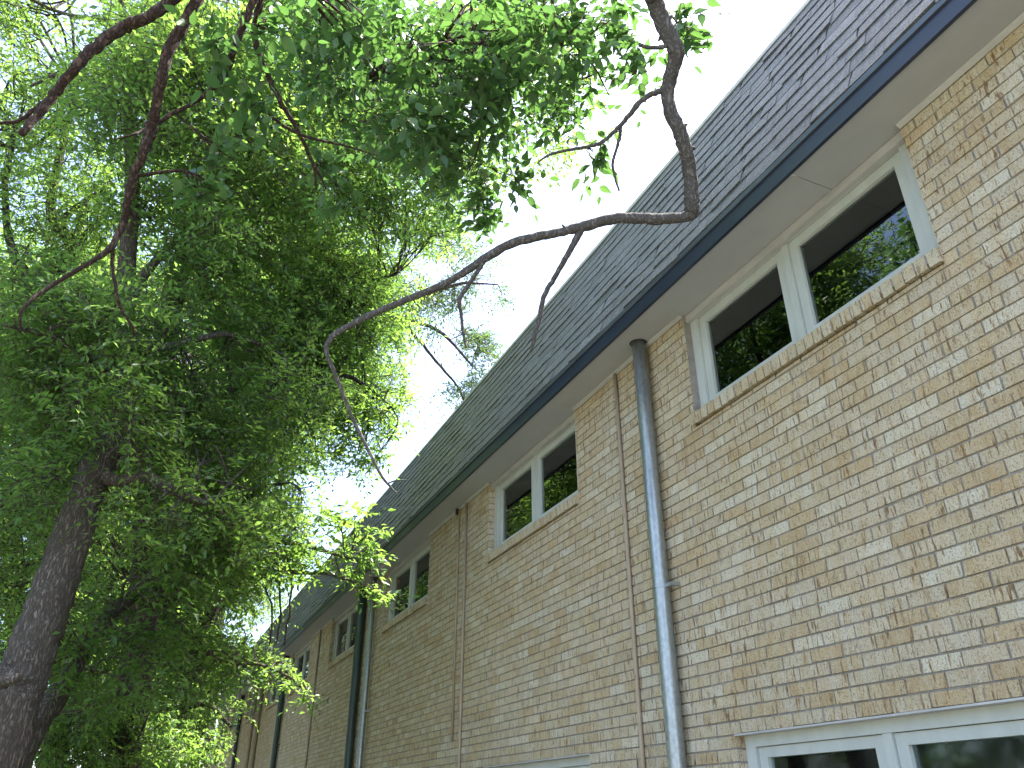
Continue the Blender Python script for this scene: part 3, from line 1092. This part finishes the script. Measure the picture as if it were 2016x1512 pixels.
T3.clumps = (clumps_in([(430, 250), (700, 230), (860, 400), (830, 470), (740, 520), (790, 640), (770, 760), (750, 860), (690, 910), (620, 960), (470, 930), (400, 650)], 85, 9.0, 11.6, 0.42, 0.68)
             + clumps_in([(500, 0), (1150, 0), (1130, 140), (1080, 250), (980, 300), (880, 370), (700, 250), (560, 220)], 34, 7.8, 10.8, 0.35, 0.6)
             + clumps_in([(620, 200), (980, 260), (960, 330), (880, 420), (800, 470), (700, 480)], 26, 8.2, 9.8, 0.32, 0.5)
             + clumps_in([(560, 500), (760, 520), (790, 640), (770, 780), (740, 870), (600, 920)], 24, 8.8, 9.8, 0.32, 0.5)
             + [(px(a, b, d), r) for a, b, d, r in ((745, 830, 9.2, 0.3), (700, 900, 9.2, 0.3), (740, 900, 9.2, 0.18), (840, 470, 9.4, 0.3), (870, 440, 9.3, 0.25), (1000, 350, 8.6, 0.2), (1090, 300, 8.4, 0.22), (1150, 260, 8.3, 0.22), (950, 420, 8.8, 0.25), (900, 450, 9, 0.28), (1040, 320, 8.5, 0.25))])
total += T3.finish(per_m2=140, L=0.5, K=14, ll=0.076, droop=0.12)

# --- T5: tree at the far left with sky showing through
tr = to_ground(rows([(-60, 1250, 10.5, 60), (-30, 900, 10.5, 50), (20, 640, 10.6, 42), (83, 545, 10.7, 38), (132, 512, 10.8, 32), (145, 485, 10.9, 28), (112, 443, 11.0, 22), (100, 405, 11.1, 18), (120, 300, 11.5, 14), (150, 180, 12, 10)]))
T5 = Tree('open_crowned_tree', 'thin-crowned tree with a crooked limb and much white sky showing through', 'tree', 'bark_far', 'leaf_far', tr[0][:3] * [1, 1, 0])
T5.limb(tr, 'trunk', 12, 0.06, 8)
T5.limb(rows([(60, 575, 10.7, 24), (20, 480, 10.9, 16), (10, 380, 11.2, 12), (30, 250, 11.6, 8)]), wob=0.2)
T5.limb(rows([(-10, 780, 10.5, 24), (60, 790, 10.2, 16), (120, 760, 10.0, 9), (170, 740, 9.8, 5)]), wob=0.2)
T5.limb(rows([(115, 440, 11.0, 14), (160, 400, 11.1, 10), (230, 360, 11.3, 6)]), wob=0.2)
T5.clumps = (clumps_in([(0, 0), (230, 0), (240, 300), (220, 520), (110, 580), (0, 600)], 30, 10, 13.0, 0.45, 0.75)
             + clumps_in([(-60, 620), (130, 620), (170, 880), (110, 1100), (30, 1200), (-60, 1200)], 34, 9.0, 11.5, 0.45, 0.7)
             + [(np.array([rng.uniform(-9, -3), rng.uniform(8, 15), rng.uniform(4, 13)]), rng.uniform(0.6, 1.0)) for _ in range(30)])
total += T5.finish(per_m2=75, L=0.55, K=13, ll=0.08, droop=0.15)

# --- T4: middle-distance tree with a dark trunk near the far end of the wall
tr = to_ground(rows([(290, 1512, 13, 44), (325, 1430, 13, 38), (370, 1340, 13.2, 32), (395, 1280, 13.3, 28), (415, 1215, 13.5, 24), (445, 1170, 13.7, 18), (470, 1080, 14, 14), (500, 960, 14.5, 9)]))
T4 = Tree('dark_trunk_tree', 'middle-distance tree with a bent dark trunk between the leaning trunk and the far wall', 'tree', 'bark_far', 'leaf_far', tr[0][:3] * [1, 1, 0])
T4.limb(tr, 'trunk', 12, 0.06, 8)
T4.limb(rows([(395, 1280, 13.3, 18), (350, 1240, 13.0, 12), (310, 1200, 12.8, 8), (260, 1180, 12.6, 5)]), wob=0.2)
T4.limb(rows([(440, 1180, 13.7, 12), (510, 1140, 13.4, 8), (560, 1090, 13.2, 5)]), wob=0.2)
T4.limb(rows([(330, 1420, 13, 14), (400, 1385, 12.8, 9), (455, 1430, 12.6, 7)]), wob=0.2)
T4.clumps = (clumps_in([(170, 960), (470, 960), (590, 1040), (560, 1160), (480, 1260), (420, 1360), (330, 1440), (200, 1420), (140, 1250)], 62, 12, 15.5, 0.5, 0.8)
             + shade_clumps(70, (-3.5, 9.5, 5.0), (2.2, 19, 12), 0.6, 0.95))  # hidden clumps added to keep skylight off the far wall
total += T4.finish(per_m2=95, L=0.6, K=12, ll=0.09)

# --- T6: pale tree reaching over the far roof
tr = to_ground(rows([(385, 1330, 20.5, 30), (430, 1120, 20, 28), (540, 880, 18.5, 24), (700, 640, 17, 18), (760, 560, 16.8, 12), (800, 480, 16.6, 8), (850, 420, 16.5, 5)]))
T6 = Tree('pale_tree', 'pale thin-leaved tree with reddish twigs reaching over the far end of the roof', 'tree', 'bark_far', 'leaf_pale', tr[0][:3] * [1, 1, 0])
T6.limb(tr, 'trunk', 10, 0.06, 8)
T6.limb(rows([(690, 655, 17, 13), (780, 630, 16.6, 9), (860, 650, 16.2, 7), (930, 720, 16.0, 4)]), wob=0.3)
T6.limb(rows([(720, 620, 16.9, 11), (820, 590, 16.4, 8), (900, 560, 16.2, 6), (980, 560, 16, 3)]), wob=0.3)
T6.limb(rows([(790, 630, 16.6, 7), (850, 700, 16.4, 6), (900, 760, 16.2, 4), (920, 810, 16.2, 3)]), wob=0.3)
T6.clumps = (clumps_in([(680, 500), (800, 480), (900, 470), (990, 540), (985, 590), (920, 640), (820, 640), (700, 640)], 22, 15.8, 17.8, 0.4, 0.75)
             + clumps_in([(870, 640), (980, 670), (980, 720), (940, 780), (890, 790), (880, 720)], 12, 15.8, 17, 0.35, 0.55)
             + clumps_in([(600, 560), (760, 640), (740, 760), (600, 800)], 14, 16.5, 19, 0.7, 1.0))
total += T6.finish(per_m2=115, L=0.6, K=12, ll=0.085)

# --- background trees
BG = [('bg1', [(120, 1380, 22), (130, 1100, 22), (150, 700, 22.5), (160, 400, 23)], [(-120, 520), (250, 480), (380, 560), (380, 1000), (300, 1350), (-100, 1400)], 70, 20, 25, 'tall dense tree standing far back behind the leaning trunk'),
      ('bg2', [(330, 1420, 24), (360, 1100, 24), (420, 700, 24.5), (450, 420, 25)], [(300, 330), (640, 330), (700, 560), (660, 900), (560, 1060), (400, 1200), (300, 1000)], 70, 21, 27, 'tall bright-leaved tree standing far back behind the forked limb'),
      ('bg3', [(400, 1450, 34), (420, 1250, 34), (450, 1050, 34)], [(200, 1000), (560, 950), (620, 1120), (560, 1230), (450, 1330), (410, 1420), (415, 1512), (180, 1512)], 70, 30, 38, 'distant sunlit tree beyond the far corner of the wall'),
      ('bg4', [(40, 1450, 28), (30, 1200, 28), (20, 900, 28)], [(-160, 800), (200, 850), (260, 1200), (240, 1512), (-160, 1512)], 60, 25, 31, 'distant tree at the left behind the crooked-limbed tree')]
for nm, stem, poly, n, d0, d1, lab in BG:
    w0 = 46
    tr = to_ground(rows([(a, b, d, w0 * (1 - 0.22 * i)) for i, (a, b, d) in enumerate(stem)]))
    T = Tree('background_tree', lab, 'tree', 'bark_far', 'leaf_far', tr[0][:3] * [1, 1, 0], 'trees in the background')
    T.limb(tr, 'trunk', 10, 0.06, 6)
    T.clumps = clumps_in(poly, n, d0, d1, 0.9, 1.5)
    if nm == 'bg3':
        T.clumps += shade_clumps(70, (-5, 19, 4), (1.8, 36, 13), 0.9, 1.5)  # clumps added to darken the far end of wall and roof
    total += T.finish(per_m2=42, L=0.9, K=13, ll=0.13, twig_r=0.006)

# --- unseen trees added so the ground-floor panes have something to reflect
for k, (gx_, gy_, lab) in enumerate(((-9.5, 8.5, 'leafy tree added out of view for the right pane of the ground-floor window to mirror'), (-8.5, 12.5, 'leafy tree added out of view for the left pane of the ground-floor window to mirror'), (-9.5, 17.0, 'leafy tree added out of view for window reflections, across from the dark green downspout'))):
    T = Tree('added_reflection_tree', lab, 'tree', 'bark_far', 'leaf_far', (gx_, gy_, 0), 'trees added for window reflections')
    T.limb(np.array([[gx_, gy_, -0.15, 0.24], [gx_ + 0.1, gy_, 2.0, 0.18], [gx_ - 0.1, gy_ + 0.2, 4.5, 0.13], [gx_, gy_, 7.5, 0.05]]), 'trunk', 10, 0.05, 6)
    T.clumps = [(np.array([gx_ + rng.normal(0, 1.5), gy_ + rng.normal(0, 2.0), rng.uniform(0.4, 8.0)]), rng.uniform(0.8, 1.3)) for _ in range(56)]
    total += T.finish(per_m2=34, L=0.9, K=11, ll=0.14, twig_r=0.006)

# --- undergrowth
for lab, poly, n, d0, d1 in (('dark leafy shrub at the foot of the leaning trunk', [(60, 1512), (80, 1400), (200, 1330), (280, 1400), (270, 1512)], 22, 8.5, 10.5),
                             ('sunlit young shrub before the far corner of the wall', [(250, 1512), (290, 1420), (360, 1400), (410, 1460), (400, 1512)], 20, 11, 13)):
    c = clumps_in(poly, n, d0, d1, 0.25, 0.42)
    mean = np.mean([q for q, _ in c], 0)
    T = Tree('shrub', lab, 'shrub', 'bark_far', 'leaf_far', (mean[0], mean[1], 0))
    for _ in range(5):
        e = mean + rng.normal(0, 0.35, 3)
        T.limb(np.array([[mean[0] + rng.normal(0, 0.1), mean[1] + rng.normal(0, 0.1), -0.1, 0.022], [(mean[0] + e[0]) / 2, (mean[1] + e[1]) / 2, e[2] * 0.5, 0.016], [e[0], e[1], e[2], 0.008]]), 'stem', 6, 0.05, 5)
    T.clumps = c
    total += T.finish(per_m2=150, L=0.42, K=11, ll=0.09)

# --- T0: overhanging tree: trunk beside the camera, bare and leafy branches hanging into view
trunk0 = np.array([[-2.6, -1.6, -0.15, 0.26], [-2.5, -1.5, 1.5, 0.20], [-2.2, -1.2, 3.2, 0.17], [-1.6, -0.7, 4.8, 0.14], [-0.9, 0.1, 6.0, 0.11], [-0.2, 0.9, 6.6, 0.085], [0.5, 1.4, 6.9, 0.07], [1.1, 1.7, 6.9, 0.055]])
T0 = Tree('overhanging_hackberry_tree', 'overhanging tree with bare flaking branches, large nearby leaves and one elbowed branch before the roof', 'tree', 'bark_red', 'leaf_near', trunk0[0][:3] * [1, 1, 0])
T0.limb(trunk0, 'trunk', 14, 0.05, 8)


def off(p):
    return np.array(p, float)


A_ = rows([(540, -190, 4.0, 26), (450, -95, 3.85, 24), (375, -30, 3.7, 23), (330, 5, 3.65, 23), (290, 35, 3.6, 22), (240, 55, 3.6, 23), (185, 95, 3.55, 21), (150, 132, 3.5, 20), (110, 182, 3.5, 18), (75, 226, 3.45, 17), (43, 264, 3.4, 14)])
T0.limb(np.vstack([trunk0[5], np.append((trunk0[5][:3] + px(600, -210, 4.1)) / 2 + [0, 0.1, 0.15], 0.06), rows([(600, -210, 4.1, 46), (545, -185, 4.0, 36), (500, -165, 3.95, 20)])]), 'limb', 12, 0.06, 6)
T0.limb(A_, 'branch', 12, 0.06, 8, wob=0.12, label='bare red-brown branch with a broken end')
T0.limb(rows([(100, 192, 3.5, 11), (68, 215, 3.5, 9), (38, 237, 3.5, 8), (0, 243, 3.5, 6), (-40, 250, 3.5, 4)]), 'branch', 8, 0.06, 6, wob=0.15)
B_ = rows([(560, -200, 4.02, 26), (480, -110, 3.9, 24), (418, -45, 3.78, 23), (385, 5, 3.7, 22), (357, 58, 3.65, 22), (332, 100, 3.6, 23), (318, 160, 3.55, 20), (304, 230, 3.55, 20), (296, 262, 3.55, 24), (283, 295, 3.5, 18), (262, 355, 3.5, 16), (250, 405, 3.5, 15), (240, 445, 3.5, 13), (218, 487, 3.45, 13), (180, 515, 3.4, 9), (130, 545, 3.4, 9), (75, 580, 3.35, 8), (42, 615, 3.3, 6), (40, 655, 3.3, 4)])
T0.limb(B_, 'branch', 12, 0.07, 8, wob=0.10)
T0.limb(rows([(222, 482, 3.45, 9), (221, 520, 3.45, 8), (228, 570, 3.4, 7), (240, 610, 3.4, 6), (262, 645, 3.4, 5), (268, 660, 3.4, 3)]), 'branch', 8, 0.08, 6, wob=0.2)
T0.limb(rows([(250, 405, 3.5, 7), (262, 425, 3.52, 6), (272, 442, 3.55, 4)]), 'branch', 6, 0.05, 5)
C_ = rows([(580, -200, 4.05, 18), (545, -110, 3.95, 16), (515, -35, 3.9, 15), (498, 5, 3.85, 14), (472, 68, 3.8, 14), (458, 105, 3.75, 13), (447, 137, 3.75, 14), (420, 172, 3.7, 10), (385, 200, 3.7, 9), (330, 230, 3.65, 8), (285, 255, 3.65, 7), (262, 265, 3.6, 5), (225, 275, 3.6, 3)])
T0.limb(C_, 'branch', 10, 0.06, 8, wob=0.15)
T0.limb(rows([(447, 137, 3.75, 9), (475, 168, 3.75, 7), (505, 203, 3.75, 7), (545, 238, 3.75, 6), (590, 265, 3.75, 6), (640, 278, 3.75, 5), (690, 290, 3.75, 4), (745, 308, 3.75, 2)]), 'branch', 8, 0.05, 6, wob=0.25)
D_ = rows([(595, -205, 4.08, 18), (545, -100, 4.0, 16), (518, -35, 3.95, 15), (512, 5, 3.9, 14), (500, 62, 3.9, 13), (512, 110, 3.85, 11), (530, 155, 3.85, 11), (555, 205, 3.8, 10), (580, 245, 3.8, 9), (600, 285, 3.8, 8), (618, 325, 3.8, 7), (632, 350, 3.8, 5), (642, 372, 3.8, 3)])
T0.limb(D_, 'branch', 10, 0.06, 8, wob=0.15)
T0.limb(rows([(618, 325, 3.8, 5), (621, 350, 3.8, 4), (623, 374, 3.8, 3)]), 'branch', 6, 0.05, 5)
E_ = rows([(1262, -60, 4.0, 34), (1285, -5, 4.0, 34), (1308, 50, 3.98, 33), (1330, 95, 3.95, 33), (1327, 130, 3.95, 29), (1314, 175, 3.95, 27), (1320, 220, 3.92, 27), (1340, 265, 3.9, 28), (1354, 310, 3.9, 27), (1360, 360, 3.9, 28), (1362, 395, 3.88, 30), (1362, 418, 3.88, 27), (1345, 428, 3.87, 20), (1300, 431, 3.86, 22), (1250, 430, 3.85, 22), (1200, 432, 3.85, 21), (1150, 446, 3.85, 21), (1100, 458, 3.85, 18), (1050, 467, 3.85, 18), (1000, 482, 3.85, 18), (950, 512, 3.85, 17), (900, 545, 3.85, 14), (850, 570, 3.85, 14), (800, 590, 3.85, 13), (740, 615, 3.85, 13), (690, 640, 3.85, 12), (655, 662, 3.85, 11), (642, 690, 3.85, 9), (655, 725, 3.85, 8), (675, 775, 3.85, 7), (695, 825, 3.85, 7), (725, 885, 3.85, 6), (750, 935, 3.85, 6), (772, 962, 3.85, 4), (782, 970, 3.85, 2)])
E_ = np.vstack([[0.6, 1.44, 6.92, 0.055], [0.95, 1.7, 6.0, 0.046], E_])
T0.limb(E_, 'elbowed_branch', 14, 0.05, 6, bark='bark_elbow', wob=0.05, label='grey branch bent in a sharp elbow in front of the roof')
for q, w in (([(1316, 176, 3.95, 13), (1290, 182, 3.93, 12), (1262, 200, 3.9, 11), (1238, 228, 3.9, 10), (1215, 253, 3.9, 9), (1185, 280, 3.9, 8), (1150, 290, 3.9, 7), (1105, 298, 3.9, 6), (1075, 308, 3.9, 5), (1058, 322, 3.9, 3)], 0.12),
             ([(1222, 246, 3.9, 8), (1220, 270, 3.9, 7), (1212, 300, 3.9, 6), (1206, 322, 3.9, 6), (1211, 350, 3.9, 5), (1219, 376, 3.9, 4)], 0.1),
             ([(1326, 86, 3.95, 10), (1305, 92, 3.93, 9), (1280, 94, 3.9, 8), (1258, 88, 3.88, 8)], 0.05),
             ([(1146, 448, 3.85, 15), (1130, 480, 3.83, 13), (1112, 512, 3.8, 11), (1090, 550, 3.8, 10), (1072, 580, 3.78, 10), (1062, 625, 3.75, 10), (1052, 665, 3.73, 9), (1045, 692, 3.72, 5)], 0.08),
             ([(957, 508, 3.85, 10), (940, 535, 3.83, 9), (920, 565, 3.82, 9), (905, 590, 3.8, 9), (908, 620, 3.8, 7), (912, 655, 3.8, 6), (918, 686, 3.8, 4)], 0.12),
             ([(762, 952, 3.85, 4), (780, 946, 3.85, 3), (800, 945, 3.85, 2)], 0.1)):
    T0.limb(rows(q), 'side_branch', 8, 0.05, 6, bark='bark_elbow', wob=w)
for k in range(26):      # broken spur twigs on the elbowed branch
    s = spline(E_, 6)
    i = rng.integers(20, len(s) - 20)
    p, r = s[i, :3], s[i, 3]
    d = unit(rng.normal(size=3))
    T0.limb(np.array([np.append(p + d * r * 0.6, r * 0.28), np.append(p + d * r * 1.2, r * 0.24), np.append(p + d * (r * 1.2 + rng.uniform(0.004, 0.02)), r * 0.10)]), 'spur', 5, 0.1, 2, bark='bark_elbow')
HANG = [[(930, -30, 4.3, 7), (945, 60, 4.25, 6), (972, 148, 4.2, 5), (955, 230, 4.2, 4), (935, 310, 4.2, 3), (918, 345, 4.2, 2)],
        [(1068, -20, 4.2, 4), (1066, 50, 4.2, 3), (1064, 95, 4.2, 2)],
        [(1090, 20, 4.3, 6), (1115, 60, 4.3, 5), (1140, 100, 4.3, 5), (1172, 135, 4.3, 4), (1200, 190, 4.3, 2)],
        [(905, 30, 4.4, 7), (860, 90, 4.5, 7), (800, 120, 4.6, 9), (740, 145, 4.7, 9), (700, 160, 4.8, 5)],
        [(800, 120, 4.6, 6), (735, 160, 4.7, 6), (700, 200, 4.7, 5), (675, 225, 4.7, 3)],
        [(780, -20, 4.6, 6), (790, 100, 4.6, 5), (783, 200, 4.6, 4), (776, 290, 4.6, 3)],
        [(840, 220, 4.5, 4), (835, 300, 4.5, 4), (860, 370, 4.5, 3), (905, 345, 4.4, 2)],
        [(650, -20, 4.5, 6), (660, 60, 4.5, 5), (640, 130, 4.5, 4), (600, 180, 4.5, 3)]]
up_node = np.array([0.5, 1.4, 6.9, 0.02])
for q in HANG:
    r_ = rows(q)
    if q[0][1] < 25:
        r_ = np.vstack([up_node + np.append(rng.normal(0, 0.05, 3) * [1, 1, 0.2], 0), r_])
    T0.limb(r_, 'leafy_twig', 7, 0.05, 6, wob=0.2)
T0.clumps = (clumps_in([(600, 0), (1010, 0), (1060, 120), (1020, 260), (960, 330), (860, 320), (760, 300), (660, 260), (590, 120)], 70, 4.0, 5.4, 0.16, 0.28)
             + clumps_in([(980, 0), (1210, 0), (1200, 80), (1150, 160), (1180, 230), (1150, 290), (1040, 280), (980, 200)], 20, 4.2, 5.2, 0.12, 0.2)
             + [(px(a, b, d), r) for a, b, d, r in ((1350, 30, 4.2, 0.10), (1375, 70, 4.2, 0.09), (1270, 120, 4.3, 0.08), (1240, 140, 4.4, 0.10), (1215, 30, 4.3, 0.12), (1225, 80, 4.4, 0.08),
                                                   (910, 370, 4.3, 0.15), (950, 400, 4.3, 0.12), (965, 430, 4.3, 0.08), (1020, 350, 4.2, 0.05), (1170, 300, 4.1, 0.05), (925, 330, 4.3, 0.14),
                                                   (410, 378, 3.5, 0.06), (440, 300, 3.6, 0.08), (470, 165, 3.7, 0.09), (500, 210, 3.7, 0.07), (530, 60, 3.8, 0.09), (690, 70, 4.0, 0.08), (680, 395, 4.2, 0.09), (430, 80, 3.7, 0.07), (640, 320, 3.9, 0.06))]
             + [(np.array([rng.uniform(-1.6, 1.6), rng.uniform(-2.0, 1.4), rng.uniform(6.3, 8.0)]), rng.uniform(0.3, 0.5)) for _ in range(6)])
total += T0.finish(per_m2=160, L=0.28, K=8, ll=0.078, droop=0.30, fine=True, twig_r=0.0016, single=300)
tris = sum(len(o.data.polygons) for o in bpy.data.objects if o.type == 'MESH')
print('leaves', total, 'faces', tris)
